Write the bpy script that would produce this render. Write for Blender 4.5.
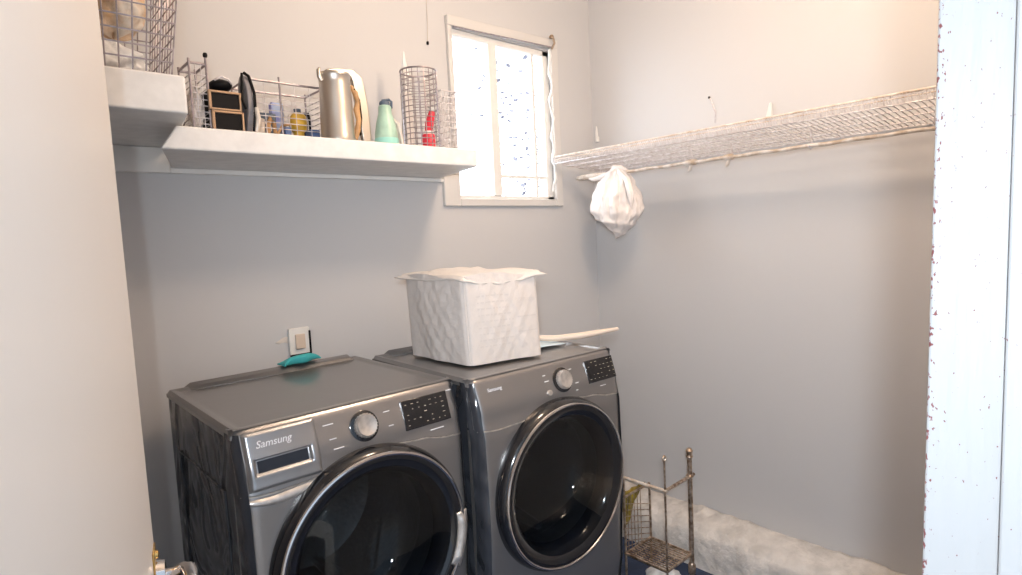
import bpy, math, random
from mathutils import Vector, Matrix, noise as mnoise
random.seed(7)
S = bpy.context.scene
for o in list(bpy.data.objects): bpy.data.objects.remove(o)
C = S.collection
PI = math.pi
H = 1.76                                     # eye height of the photographer

# ---------------------------------------------------------------- camera
cam_data = bpy.data.cameras.new('camera'); cam = bpy.data.objects.new('camera', cam_data); C.objects.link(cam)
AX = Vector((0.73878688, -0.09206595, 0.66762101)); AY = Vector((-0.67219383, -0.0294163, 0.7397906)); AZ = Vector((-0.04847058, -0.99531831, -0.08361854))
right = Vector((AX[0], AY[0], AZ[0])); up = -Vector((AX[1], AY[1], AZ[1])); back = -Vector((AX[2], AY[2], AZ[2]))
cam.matrix_world = Matrix(((right[0], up[0], back[0], 0), (right[1], up[1], back[1], 0), (right[2], up[2], back[2], H), (0, 0, 0, 1)))
cam_data.sensor_width = 36; cam_data.lens = 591.0 * 36 / 1022; cam_data.clip_start = 0.01
S.camera = cam
# ---------------------------------------------------------------- world: pale bright sky behind the house, dimmer hallway side
w = bpy.data.worlds.new('world'); S.world = w; w.use_nodes = True
nt = w.node_tree; nt.nodes.clear()
tc = nt.nodes.new('ShaderNodeTexCoord'); sp = nt.nodes.new('ShaderNodeSeparateXYZ'); mr = nt.nodes.new('ShaderNodeMapRange')
mx = nt.nodes.new('ShaderNodeMix'); mx.data_type = 'RGBA'; bg = nt.nodes.new('ShaderNodeBackground'); ow = nt.nodes.new('ShaderNodeOutputWorld')
nt.links.new(tc.outputs['Generated'], sp.inputs[0]); nt.links.new(sp.outputs['Y'], mr.inputs['Value'])
mr.inputs['From Min'].default_value = -0.15; mr.inputs['From Max'].default_value = 0.25
nt.links.new(mr.outputs['Result'], mx.inputs['Factor'])
mx.inputs['A'].default_value = (0.38, 0.47, 0.58, 1); mx.inputs['B'].default_value = (5.5, 5.8, 6.2, 1)
nt.links.new(mx.outputs['Result'], bg.inputs['Color']); nt.links.new(bg.outputs[0], ow.inputs[0]); bg.inputs['Strength'].default_value = 1.0
# ---------------------------------------------------------------- lights
def light(name, kind, loc, energy, color, size=0.1, target=None, **k):
    d = bpy.data.lights.new(name, kind); d.energy = energy; d.color = color
    if kind == 'AREA': d.size = size; d.size_y = k.get('sy', size); d.shape = 'RECTANGLE'
    else: d.shadow_soft_size = size
    o = bpy.data.objects.new(name, d); C.objects.link(o); o.location = loc
    if target is not None: o.rotation_euler = (Vector(target) - Vector(loc)).to_track_quat('-Z', 'Y').to_euler()
    return o
light('ceiling_bulb_light', 'POINT', (1.55, 0.85, H + 1.22), 31, (1.0, 0.74, 0.53), 0.14)
light('camera_flash', 'AREA', (-0.16, -0.14, H + 0.16), 33, (0.85, 0.925, 1.0), 0.16, (0.45, 1.75, H - 0.35), sy=0.12)
S.view_settings.view_transform = 'Standard'; S.view_settings.look = 'None'; S.view_settings.gamma = 1
S.view_settings.exposure = 0.78; S.view_settings.use_curve_mapping = False

# ---------------------------------------------------------------- materials
def mat(name, col, rough=0.6, metal=0.0, bump=0.0, bscale=40, var=0.0, vscale=6, stretch=(1, 1, 1), coat=0.0, col2=None, alpha=1.0, trans=0.0, bdist=0.01, spec=None):
    m = bpy.data.materials.new(name); m.use_nodes = True; n = m.node_tree; b = n.nodes['Principled BSDF']
    b.inputs['Base Color'].default_value = (*col, 1); b.inputs['Roughness'].default_value = rough; b.inputs['Metallic'].default_value = metal
    if coat: b.inputs['Coat Weight'].default_value = coat; b.inputs['Coat Roughness'].default_value = 0.12
    if alpha < 1: b.inputs['Alpha'].default_value = alpha
    if trans: b.inputs['Transmission Weight'].default_value = trans
    if spec is not None: b.inputs['Specular IOR Level'].default_value = spec
    if bump or var:
        t = n.nodes.new('ShaderNodeTexCoord'); mp = n.nodes.new('ShaderNodeMapping'); mp.inputs['Scale'].default_value = stretch
        n.links.new(t.outputs['Object'], mp.inputs[0])
    if bump:
        no = n.nodes.new('ShaderNodeTexNoise'); no.inputs['Scale'].default_value = bscale; no.inputs['Detail'].default_value = 4
        bu = n.nodes.new('ShaderNodeBump'); bu.inputs['Strength'].default_value = bump; bu.inputs['Distance'].default_value = bdist
        n.links.new(mp.outputs[0], no.inputs[0]); n.links.new(no.outputs[0], bu.inputs['Height']); n.links.new(bu.outputs[0], b.inputs['Normal'])
    if var:
        no = n.nodes.new('ShaderNodeTexNoise'); no.inputs['Scale'].default_value = vscale; no.inputs['Detail'].default_value = 5
        mxx = n.nodes.new('ShaderNodeMix'); mxx.data_type = 'RGBA'
        rp = n.nodes.new('ShaderNodeMapRange'); rp.inputs['From Min'].default_value = 0.35; rp.inputs['From Max'].default_value = 0.65
        c2 = col2 if col2 else tuple(c * (1 - var) for c in col)
        mxx.inputs['A'].default_value = (*col, 1); mxx.inputs['B'].default_value = (*c2, 1)
        n.links.new(mp.outputs[0], no.inputs[0]); n.links.new(no.outputs[0], rp.inputs['Value']); n.links.new(rp.outputs[0], mxx.inputs['Factor']); n.links.new(mxx.outputs['Result'], b.inputs['Base Color'])
    return m
def flaky(name, base, chip, edge_axis, edge_at, edge_w, scale=60):
    """painted wood with chips and cracks, thickest along one worn edge"""
    m = mat(name, base, 0.45, bump=0.25, bscale=18, stretch=(4, 4, 0.5), bdist=0.004); n = m.node_tree; b = n.nodes['Principled BSDF']
    t = n.nodes.new('ShaderNodeTexCoord'); s = n.nodes.new('ShaderNodeSeparateXYZ'); n.links.new(t.outputs['Object'], s.inputs[0])
    d = n.nodes.new('ShaderNodeMath'); d.operation = 'SUBTRACT'; n.links.new(s.outputs[edge_axis], d.inputs[0]); d.inputs[1].default_value = edge_at
    a = n.nodes.new('ShaderNodeMath'); a.operation = 'ABSOLUTE'; n.links.new(d.outputs[0], a.inputs[0])
    r = n.nodes.new('ShaderNodeMapRange'); r.inputs['From Min'].default_value = 0; r.inputs['From Max'].default_value = edge_w; r.inputs['To Min'].default_value = 0.16; r.inputs['To Max'].default_value = 0
    n.links.new(a.outputs[0], r.inputs['Value'])
    mp = n.nodes.new('ShaderNodeMapping'); mp.inputs['Scale'].default_value = (1, 1, 0.6); n.links.new(t.outputs['Object'], mp.inputs[0])
    no = n.nodes.new('ShaderNodeTexNoise'); no.inputs['Scale'].default_value = scale; no.inputs['Detail'].default_value = 3; n.links.new(mp.outputs[0], no.inputs[0])
    ad = n.nodes.new('ShaderNodeMath'); ad.operation = 'ADD'; n.links.new(no.outputs[0], ad.inputs[0]); n.links.new(r.outputs[0], ad.inputs[1])
    g = n.nodes.new('ShaderNodeMapRange'); g.inputs['From Min'].default_value = 0.70; g.inputs['From Max'].default_value = 0.73; n.links.new(ad.outputs[0], g.inputs['Value'])
    mxx = n.nodes.new('ShaderNodeMix'); mxx.data_type = 'RGBA'; mxx.inputs['A'].default_value = (*base, 1); mxx.inputs['B'].default_value = (*chip, 1)
    n.links.new(g.outputs[0], mxx.inputs['Factor']); n.links.new(mxx.outputs['Result'], b.inputs['Base Color'])
    return m
def glass(name, tint, gloss=0.05, rough=0.02):
    m = bpy.data.materials.new(name); m.use_nodes = True; n = m.node_tree; n.nodes.clear()
    tr = n.nodes.new('ShaderNodeBsdfTransparent'); tr.inputs[0].default_value = (*tint, 1)
    gl = n.nodes.new('ShaderNodeBsdfGlossy'); gl.inputs['Roughness'].default_value = rough; gl.inputs[0].default_value = (1, 1, 1, 1)
    fc = n.nodes.new('ShaderNodeLayerWeight'); fc.inputs['Blend'].default_value = 0.5
    pw = n.nodes.new('ShaderNodeMath'); pw.operation = 'POWER'; pw.inputs[1].default_value = 4.0; n.links.new(fc.outputs['Facing'], pw.inputs[0])
    lw = n.nodes.new('ShaderNodeMath'); lw.operation = 'MULTIPLY_ADD'; lw.inputs[1].default_value = 0.8; lw.inputs[2].default_value = gloss; n.links.new(pw.outputs[0], lw.inputs[0])
    ms = n.nodes.new('ShaderNodeMixShader'); ou = n.nodes.new('ShaderNodeOutputMaterial')
    n.links.new(lw.outputs[0], ms.inputs[0]); n.links.new(tr.outputs[0], ms.inputs[1]); n.links.new(gl.outputs[0], ms.inputs[2]); n.links.new(ms.outputs[0], ou.inputs[0])
    return m
M = {}
M['wall'] = mat('wall_paint', (0.575, 0.568, 0.572), 0.55, bump=0.12, bscale=9, bdist=0.01)
M['ceil'] = mat('ceiling_paint', (0.75, 0.74, 0.72), 0.8, bump=0.1)
M['floor'] = mat('blue_floor', (0.035, 0.06, 0.13), 0.5, var=0.5, vscale=9, bump=0.2)
M['hallfloor'] = mat('hall_floor', (0.35, 0.3, 0.25), 0.6, var=0.3, bump=0.1)
M['white'] = mat('white_paint', (0.80, 0.78, 0.75), 0.4, bump=0.1, bscale=30, var=0.05, vscale=14)
M['shelfwhite'] = mat('shelf_paint', (0.80, 0.79, 0.78), 0.45, bump=0.12, bscale=25, var=0.10, vscale=22, bdist=0.004)
M['casing'] = mat('casing_paint', (0.64, 0.62, 0.60), 0.45, bump=0.1, bscale=20)
M['door'] = mat('door_paint', (0.78, 0.74, 0.70), 0.38, bump=0.10, bscale=12, stretch=(1, 1, 0.3), bdist=0.006)
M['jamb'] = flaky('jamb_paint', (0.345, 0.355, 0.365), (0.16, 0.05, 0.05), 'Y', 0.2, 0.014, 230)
M['plaster'] = mat('rough_plaster', (0.72, 0.68, 0.64), 0.7, bump=0.7, bscale=22, var=0.22, vscale=13, bdist=0.02)
M['gun'] = mat('gunmetal_front', (0.30, 0.285, 0.28), 0.30, 0.75, coat=0.3)
M['guntop'] = mat('gunmetal_top', (0.20, 0.19, 0.185), 0.30, 0.55, coat=0.35, bump=0.04, bscale=14)
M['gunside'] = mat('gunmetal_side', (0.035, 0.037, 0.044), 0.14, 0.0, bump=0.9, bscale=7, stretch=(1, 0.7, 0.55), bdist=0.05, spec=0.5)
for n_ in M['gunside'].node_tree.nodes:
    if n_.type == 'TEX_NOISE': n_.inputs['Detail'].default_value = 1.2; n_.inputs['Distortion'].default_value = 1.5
M['drawer'] = mat('drawer_front', (0.36, 0.355, 0.36), 0.28, 0.75, coat=0.3)
M['chrome'] = mat('chrome', (0.72, 0.68, 0.66), 0.14, 1.0)
M['softchrome'] = mat('satin_metal', (0.72, 0.67, 0.63), 0.34, 0.75, var=0.3, vscale=40)
M['black'] = mat('black_gloss', (0.010, 0.010, 0.012), 0.10, 0.0, coat=0.4)
M['blackm'] = mat('black_matte', (0.006, 0.0055, 0.0065), 0.5, spec=0.15)
M['rubber'] = mat('dark_rubber', (0.03, 0.03, 0.034), 0.4)
M['drum'] = mat('drum_steel', (0.20, 0.21, 0.22), 0.30, 0.9, bump=0.5, bscale=60)
M['porthole'] = glass('door_glass', (0.50, 0.52, 0.53), 0.05, 0.03)
M['pane'] = glass('window_glass', (0.95, 0.97, 0.98))
M['mark'] = mat('panel_print', (0.75, 0.75, 0.78), 0.5)
M['grip'] = mat('drawer_recess', (0.02, 0.024, 0.034), 0.5, spec=0.2)
M['dimmark'] = mat('display_print', (0.42, 0.38, 0.30), 0.5)
M['wire'] = mat('wire_metal', (0.45, 0.40, 0.42), 0.35, 0.7, var=0.35, vscale=60)
M['wirew'] = mat('wire_white', (0.74, 0.72, 0.74), 0.4, 0.15, var=0.25, vscale=45, col2=(0.50, 0.45, 0.45))
M['rodw'] = mat('peeling_rod', (0.78, 0.72, 0.66), 0.5, bump=0.3, bscale=60, var=0.5, vscale=25, col2=(0.48, 0.36, 0.26))
M['fabric'] = mat('cream_woven', (0.66, 0.60, 0.56), 0.85, bump=0.5, bscale=38, var=0.05, vscale=16, bdist=0.008)
M['fabric2'] = mat('cream_woven_flap', (0.66, 0.61, 0.57), 0.85, bump=0.5, bscale=30, bdist=0.01)
M['plastic'] = mat('thin_plastic', (0.86, 0.79, 0.75), 0.32, bump=0.35, bscale=25, var=0.12, vscale=18, bdist=0.012, trans=0.0)
M['teal'] = mat('teal_cloth', (0.05, 0.42, 0.44), 0.7, bump=0.5, bscale=40)
M['rust'] = mat('rusty_steel', (0.62, 0.50, 0.40), 0.38, 0.85, var=0.6, vscale=45, col2=(0.26, 0.18, 0.12))
M['brass'] = mat('brass', (0.62, 0.40, 0.14), 0.28, 1.0)
M['steel'] = mat('brushed_steel', (0.56, 0.52, 0.47), 0.36, 1.0, bump=0.05, bscale=30)
M['cream'] = mat('cream_plastic', (0.66, 0.54, 0.44), 0.4)
M['green'] = mat('pale_green_plastic', (0.42, 0.62, 0.50), 0.35, var=0.3, vscale=14)
M['yellow'] = mat('yellow_plastic', (0.80, 0.48, 0.06), 0.35, var=0.35, vscale=40)
M['blue'] = mat('blue_card', (0.10, 0.17, 0.36), 0.5, var=0.3, vscale=30)
M['violet'] = mat('violet_card', (0.26, 0.26, 0.62), 0.4, var=0.4, vscale=28, col2=(0.55, 0.65, 0.85))
M['slate'] = mat('slate_plastic', (0.09, 0.13, 0.19), 0.5, var=0.3, vscale=20)
M['tan'] = mat('tan_wood', (0.60, 0.34, 0.15), 0.5, var=0.4, vscale=30)
M['gold'] = mat('gold_frame', (0.42, 0.28, 0.18), 0.35, 0.5)
M['mug'] = mat('mug_glaze', (0.62, 0.56, 0.50), 0.3)
M['red'] = mat('red_plastic', (0.75, 0.03, 0.06), 0.35)
M['grey'] = mat('grey_rubber', (0.26, 0.24, 0.25), 0.5, var=0.3, vscale=25)
M['paper'] = mat('pale_blue_paper', (0.55, 0.66, 0.72), 0.6)
M['orange'] = mat('orange_cloth', (0.72, 0.46, 0.24), 0.8, bump=0.6, bscale=25, var=0.3, vscale=14, col2=(0.75, 0.68, 0.6))
M['lilac'] = mat('bluegrey_cloth', (0.42, 0.44, 0.52), 0.8, bump=0.6, bscale=25, var=0.3, vscale=16)
M['ochre'] = mat('ochre_cloth', (0.40, 0.28, 0.04), 0.8, bump=0.5, bscale=30, var=0.4, vscale=20, col2=(0.14, 0.10, 0.03))
M['whitecloth'] = mat('white_cloth', (0.78, 0.77, 0.76), 0.8, bump=0.5, bscale=20)
M['siding'] = mat('pale_siding', (0.45, 0.45, 0.50), 0.7, var=0.08)
M['leaf'] = mat('dusky_leaves', (0.30, 0.28, 0.34), 0.6, var=0.4, vscale=3)
M['bark'] = mat('bark', (0.30, 0.26, 0.29), 0.8, var=0.3)
M['ground'] = mat('yard_ground', (0.60, 0.60, 0.58), 0.9, var=0.2, vscale=2)
M['stain'] = mat('plaster_patch', (0.70, 0.63, 0.57), 0.7, bump=0.4)
M['bulb'] = mat('bulb_glass', (1, 0.9, 0.75), 0.3)
b_ = M['bulb'].node_tree.nodes['Principled BSDF']; b_.inputs['Emission Color'].default_value = (1, 0.8, 0.55, 1); b_.inputs['Emission Strength'].default_value = 6

# ---------------------------------------------------------------- mesh helpers
class MB:
    def __init__(s): s.v = []; s.f = []
    def add(s, vs, fs):
        k = len(s.v); s.v += [tuple(v) for v in vs]; s.f += [tuple(i + k for i in f) for f in fs]; return s
    def box(s, x0, x1, y0, y1, z0, z1):
        return s.add([(x0, y0, z0), (x1, y0, z0), (x1, y1, z0), (x0, y1, z0), (x0, y0, z1), (x1, y0, z1), (x1, y1, z1), (x0, y1, z1)],
                     [(0, 3, 2, 1), (4, 5, 6, 7), (0, 1, 5, 4), (1, 2, 6, 5), (2, 3, 7, 6), (3, 0, 4, 7)])
    def prism(s, bottom, top):
        n = len(bottom)
        return s.add(list(bottom) + list(top), [tuple(range(n - 1, -1, -1)), tuple(range(n, 2 * n))] + [(i, (i + 1) % n, n + (i + 1) % n, n + i) for i in range(n)])
    def tube(s, pts, r, seg=6, closed=False):
        pts = [Vector(p) for p in pts]; n = len(pts); rs = r if isinstance(r, (list, tuple)) else [r] * n
        rings = []; ref = None
        for i, p in enumerate(pts):
            a = pts[(i - 1) % n] if (i > 0 or closed) else p; b = pts[(i + 1) % n] if (i < n - 1 or closed) else p
            t = (b - a).normalized()
            if ref is None or abs(t.dot(ref)) > 0.98: ref = Vector((0, 0, 1)) if abs(t.z) < 0.9 else Vector((1, 0, 0))
            u = (ref - t * t.dot(ref)).normalized(); q = t.cross(u); ref = u
            rings.append([p + (u * math.cos(2 * PI * k / seg) + q * math.sin(2 * PI * k / seg)) * rs[i] for k in range(seg)])
        vs = [v for rg in rings for v in rg]; fs = []
        for i in range(n if closed else n - 1):
            j = (i + 1) % n
            for k in range(seg): fs.append((i * seg + k, i * seg + (k + 1) % seg, j * seg + (k + 1) % seg, j * seg + k))
        if not closed: fs += [tuple(range(seg - 1, -1, -1)), tuple((n - 1) * seg + k for k in range(seg))]
        return s.add(vs, fs)
    def lathe(s, prof, seg=32, axis='Z', c=(0, 0, 0), cap=True):
        """prof: list of (radius, along-axis)"""
        vs = []
        for (r, h) in prof:
            for k in range(seg):
                a = 2 * PI * k / seg; x, y = r * math.cos(a), r * math.sin(a)
                vs.append({'Z': (c[0] + x, c[1] + y, c[2] + h), 'Y': (c[0] + x, c[1] + h, c[2] + y), 'X': (c[0] + h, c[1] + x, c[2] + y)}[axis])
        fs = []
        for i in range(len(prof) - 1):
            for k in range(seg): fs.append((i * seg + k, i * seg + (k + 1) % seg, (i + 1) * seg + (k + 1) % seg, (i + 1) * seg + k))
        if cap:
            if prof[0][0] > 1e-5: fs.append(tuple(range(seg - 1, -1, -1)))
            if prof[-1][0] > 1e-5: fs.append(tuple((len(prof) - 1) * seg + k for k in range(seg)))
        return s.add(vs, fs)
    def grid(s, fn, nu, nv, wrap=False):
        vs = [fn(i / nu, j / nv) for j in range(nv + 1) for i in range(nu + (0 if wrap else 1))]
        w_ = nu if wrap else nu + 1; fs = []
        for j in range(nv):
            for i in range(nu):
                i2 = (i + 1) % w_ if wrap else i + 1
                fs.append((j * w_ + i, j * w_ + i2, (j + 1) * w_ + i2, (j + 1) * w_ + i))
        return s.add(vs, fs)
    def build(s, name, m, parent=None, bevel=0, smooth=True, loc=None, rot=None, solid=0, bseg=2, angle=40):
        me = bpy.data.meshes.new(name); me.from_pydata(s.v, [], s.f); me.validate()
        import bmesh
        bm = bmesh.new(); bm.from_mesh(me); bmesh.ops.recalc_face_normals(bm, faces=bm.faces); bm.to_mesh(me); bm.free()
        me.materials.append(M[m] if isinstance(m, str) else m)
        o = bpy.data.objects.new(name, me); C.objects.link(o)
        if smooth:
            for p in me.polygons: p.use_smooth = True
            es = {}
            me.set_sharp_from_angle(angle=math.radians(angle))
        if solid: md = o.modifiers.new('s', 'SOLIDIFY'); md.thickness = solid; md.offset = 0
        if bevel: md = o.modifiers.new('b', 'BEVEL'); md.width = bevel; md.segments = bseg; md.limit_method = 'ANGLE'; md.angle_limit = math.radians(35)
        if parent: o.parent = parent
        if loc is not None: o.location = loc
        if rot is not None: o.rotation_euler = rot
        return o
def tag(o, label=None, cat=None, group=None, kind=None):
    if label: o['label'] = label
    if cat: o['category'] = cat
    if group: o['group'] = group
    if kind: o['kind'] = kind
    return o
def thing(name, label, cat, loc=(0, 0, 0), rz=0, group=None):
    o = bpy.data.objects.new(name, None); C.objects.link(o); o.location = loc; o.rotation_euler = (0, 0, rz); o.empty_display_size = 0.05
    return tag(o, label, cat, group)
def struct(o): o['kind'] = 'structure'; return o
def lerp(a, b, t): return a + (b - a) * t
def smooth01(t): t = max(0, min(1, t)); return t * t * (3 - 2 * t)
def interp(pts, x):
    if x <= pts[0][0]: return pts[0][1]
    for (a, b), (c, d) in zip(pts, pts[1:]):
        if x <= c: return lerp(b, d, smooth01((x - a) / (c - a)))
    return pts[-1][1]

# ================================================================= THE SETTING
BY, RX = 2.35, 2.85                          # back wall, right wall
WX0, WX1, WZ0, WZ1 = 1.80, 2.50, H + 0.195, H + 1.03
TOP = H + 1.62
b = MB(); b.box(-0.42, WX0, BY, BY + 0.12, 0, TOP); b.box(WX1, RX, BY, BY + 0.12, 0, TOP); b.box(WX0, WX1, BY, BY + 0.12, 0, WZ0); b.box(WX0, WX1, BY, BY + 0.12, WZ1, TOP)
struct(b.build('wall_back', 'wall', smooth=False))
struct(MB().box(RX, RX + 0.12, 0.05, BY + 0.12, 0, TOP).build('wall_right', 'wall', smooth=False))
struct(MB().box(-0.54, -0.42, 0.05, BY + 0.12, 0, TOP).build('wall_left', 'wall', smooth=False))
b = MB(); b.box(1.03, RX, 0.05, 0.20, 0, TOP); b.box(-0.42, -0.10, 0.05, 0.2, 0, TOP); b.box(-0.10, 1.03, 0.05, 0.2, H + 0.62, TOP)
struct(b.build('wall_front', 'wall', smooth=False))
struct(MB().box(-0.54, RX + 0.12, 0.05, BY + 0.12, TOP, TOP + 0.1).build('ceiling', 'ceil', smooth=False))
struct(MB().box(-0.54, RX + 0.12, 0.05, BY + 0.12, -0.1, 0).build('floor', 'floor', smooth=False))
struct(MB().box(-1.2, 3.0, -1.8, 0.05, -0.1, 0).build('floor_hallway', 'hallfloor', smooth=False))
# right jamb (slightly leaning) with stop board
def jx(z): return 0.911 + (z - H) * 0.070
b = MB(); z0, z1 = 0.0, H + 0.62
for (y0, y1, dx) in ((0.122, 0.2, 0.0), (0.035, 0.122, -0.010)):
    b.prism([(jx(z0) + dx, y0, z0), (jx(z0) + dx + 0.12, y0, z0), (jx(z0) + dx + 0.12, y1, z0), (jx(z0) + dx, y1, z0)],
            [(jx(z1) + dx, y0, z1), (jx(z1) + dx + 0.035, y0, z1), (jx(z1) + dx + 0.035, y1, z1), (jx(z1) + dx, y1, z1)])
o = struct(b.build('trim_1', 'jamb', bevel=0.003, smooth=False)); o['label'] = 'white door jamb with chipped reddish paint edge'
b = MB().box(-0.11, -0.06, 0.035, 0.2, 0, H + 0.62); b.box(-0.06, 0.95, 0.035, 0.2, H + 0.58, H + 0.62); struct(b.build('trim_2', 'white', bevel=0.003, smooth=False))
# rough plaster ledge along right wall
def ledge(u, v):
    y = lerp(0.21, BY - 0.002, u); n1 = 0.010 * math.sin(y * 9.1) + 0.006 * math.sin(y * 23 + 1) + 0.004 * math.sin(y * 47)
    pr = [(RX - 0.001, 0.0), (RX - 0.001, 0.228), (RX - 0.012, 0.236), (RX - 0.08, 0.222), (RX - 0.155, 0.200), (RX - 0.19, 0.165), (RX - 0.205, 0.09), (RX - 0.21, 0.0)]
    t = v * (len(pr) - 1); i = min(int(t), len(pr) - 2); f = t - i
    x = lerp(pr[i][0], pr[i + 1][0], f); z = lerp(pr[i][1], pr[i + 1][1], f)
    if 0.15 < v < 0.99: z += n1 * 0.5 + 0.003 * math.sin(y * 71 + v * 9); x += n1 * 0.7 * v
    return (min(x, RX - 0.001), y, max(z, 0))
b = MB().grid(ledge, 120, 21)
o = struct(b.build('baseboard_right', 'plaster', angle=60)); o['label'] = 'rough whitewashed plaster ledge at foot of right wall'
# window
b = MB()
b.box(1.775, WX0, BY - 0.022, BY, H + 0.32, H + 1.03); b.box(1.704, WX0, BY - 0.022, BY, H + 0.168, H + 0.32)
b.box(WX1 - 0.012, 2.541, BY - 0.022, BY, H + 0.168, H + 1.085)
b.box(WX0, WX1 - 0.012, BY - 0.022, BY, H + 0.168, H + 0.205); b.prism([(1.775, BY - 0.024, H + 1.03), (2.541, BY - 0.024, H + 1.045), (2.541, BY, H + 1.045), (1.775, BY, H + 1.03)], [(1.775, BY - 0.024, H + 1.078), (2.541, BY - 0.024, H + 1.092), (2.541, BY, H + 1.092), (1.775, BY, H + 1.078)])
win = b.build('window_1', 'casing', bevel=0.004, smooth=False); struct(win)
b = MB()
fy0, fy1 = BY + 0.012, BY + 0.05
b.box(WX0, WX0 + 0.028, fy0, fy1, WZ0, WZ1); b.box(WX1 - 0.052, WX1, fy0, fy1, WZ0, WZ1); b.box(WX0, WX1, fy0, fy1, WZ0, WZ0 + 0.03); b.box(WX0, WX1, fy0, fy1, WZ1 - 0.03, WZ1)
b.build('window_frame', 'white', win, bevel=0.004, smooth=False)
b = MB(); b.box(2.045, 2.10, fy0 - 0.008, fy1 - 0.01, WZ0 + 0.03, WZ1 - 0.03); b.box(2.10, WX1 - 0.052, fy0 + 0.004, fy1 - 0.012, WZ0 + 0.125, WZ0 + 0.142); b.box(2.36, 2.38, fy0, fy1 - 0.015, WZ0 + 0.03, WZ1 - 0.03)
b.build('sash_bar', 'white', win, bevel=0.003, smooth=False)
MB().box(WX0 + 0.02, WX1 - 0.04, BY + 0.03, BY + 0.034, WZ0 + 0.02, WZ1 - 0.02).build('window_pane', 'pane', win, smooth=False)
MB().tube([(1.80, BY - 0.032, H + 1.022), (2.49, BY - 0.032, H + 1.044)], 0.004, 8).build('curtain_wire', 'wire', win)
b = MB(); b.tube([(2.478, BY - 0.024, H + 1.10), (2.478, BY - 0.05, H + 1.095), (2.483, BY - 0.055, H + 1.06), (2.474, BY - 0.04, H + 1.03)], 0.006, 8)
b.lathe([(0.0, 0), (0.012, 0.002), (0.010, 0.02), (0.0, 0.026)], 12, 'Z', (2.478, BY - 0.04, H + 1.085)); b.build('curtain_bracket', 'rust', win)
b = MB()
pts = [(2.463 + 0.010 * math.sin(i * 1.3) + 0.004 * math.sin(i * 3.1), BY - 0.03 + 0.006 * math.sin(i * 0.9), H + 1.03 - i * 0.034) for i in range(24)]
b.tube(pts, [0.007 + 0.004 * math.sin(i * 1.9) for i in range(24)], 7); b.build('gathered_curtain_edge', 'whitecloth', win)

# ================================================================= OUTSIDE (seen through the panes)
struct(MB().box(-6, 14, BY + 0.5, 16, -0.6, -0.5).build('ground_yard', 'ground', smooth=False))
hs = thing('neighbour_house', 'pale siding wall of the house beyond the left window pane', 'house', (4.6, 7.2, -0.5))
MB().box(-2.6, 0.9, 0, 2.0, 0, 6).build('house_body', 'siding', hs, smooth=False)
b = MB()
for i in range(24): b.box(-2.6, 0.9, -0.03, 0.0, 0.1 + i * 0.24, 0.1 + i * 0.24 + 0.2)
b.build('siding_boards', 'siding', hs, smooth=False)
b = MB(); b.box(-0.5, 0.3, -0.06, -0.03, 2.2, 3.6); b.build('house_window', 'slate', hs, smooth=False)
tr = thing('garden_tree', 'pale leafy tree beyond the right window pane', 'tree', (6.4, 5.4, -0.5))
b = MB(); b.tube([(0, 0, 0), (0.05, 0, 1.5), (-0.05, 0.05, 3.0), (0.1, 0, 4.6)], [0.14, 0.11, 0.08, 0.04], 8)
for i in range(22):
    a = random.uniform(0, 2 * PI); z = random.uniform(1.2, 4.2); L = random.uniform(0.7, 1.5)
    b.tube([(0, 0, z), (math.cos(a) * L * 0.5, math.sin(a) * L * 0.5, z + 0.35), (math.cos(a) * L, math.sin(a) * L, z + 0.5)], [0.035, 0.02, 0.008], 5)
b.build('trunk', 'bark', tr)
b = MB()
for i in range(3200):
    a = random.uniform(0, 2 * PI); r = 1.6 * math.sqrt(random.random()); z = random.uniform(1.5, 5.0)
    c = Vector((r * math.cos(a), r * math.sin(a), z)); d = Vector((random.gauss(0, 1), random.gauss(0, 1), random.gauss(0, 1))).normalized(); e = d.orthogonal().normalized(); s_ = random.uniform(0.03, 0.07)
    b.add([c - d * s_, c + e * s_ * 0.5, c + d * s_, c - e * s_ * 0.5], [(0, 1, 2, 3)])
b.build('leaves', 'leaf', tr, smooth=False)

# ================================================================= LEFT DOOR
hx, hy, ex, ey = -0.045, 0.215, 0.176, 1.10   # hinge and free edge of the near face
ang = math.atan2(ey - hy, ex - hx); L = math.hypot(ex - hx, ey - hy)
door = MB().box(0, L, 0, 0.038, 0.012, H + 0.575).build('door_1', 'door', bevel=0.004, smooth=False, loc=(hx, hy, 0), rot=(0, 0, ang)); struct(door)
# local frame: x along the leaf, -y towards the camera side (+x world)
hd = MB(); zc = H - 0.512
hd.box(L - 0.050, L - 0.004, -0.003, 0.0, zc - 0.16, zc + 0.045); pl = hd.build('handle_plate', 'brass', door, bevel=0.003)
b = MB(); b.lathe([(0.0, -0.014), (0.022, -0.012), (0.025, 0)], 20, 'Y', (L - 0.030, -0.003, zc))
b.tube([(L - 0.030, -0.004, zc), (L - 0.031, -0.028, zc), (L - 0.036, -0.042, zc + 0.004), (L - 0.058, -0.050, zc + 0.010), (L - 0.10, -0.052, zc + 0.008), (L - 0.14, -0.048, zc - 0.004), (L - 0.165, -0.042, zc - 0.012)], [0.008, 0.008, 0.010, 0.011, 0.010, 0.009, 0.006], 12)
b.build('door_handle', 'chrome', door)
b = MB()
for k in (0.035, -0.13):
    b.lathe([(0, -0.006), (0.006, -0.004), (0.007, 0)], 10, 'Y', (L - 0.03, -0.003, zc + k))
b.box(L, L + 0.003, 0.006, 0.030, zc - 0.09, zc + 0.09)
b.build('latch_plate', 'brass', door)

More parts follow.
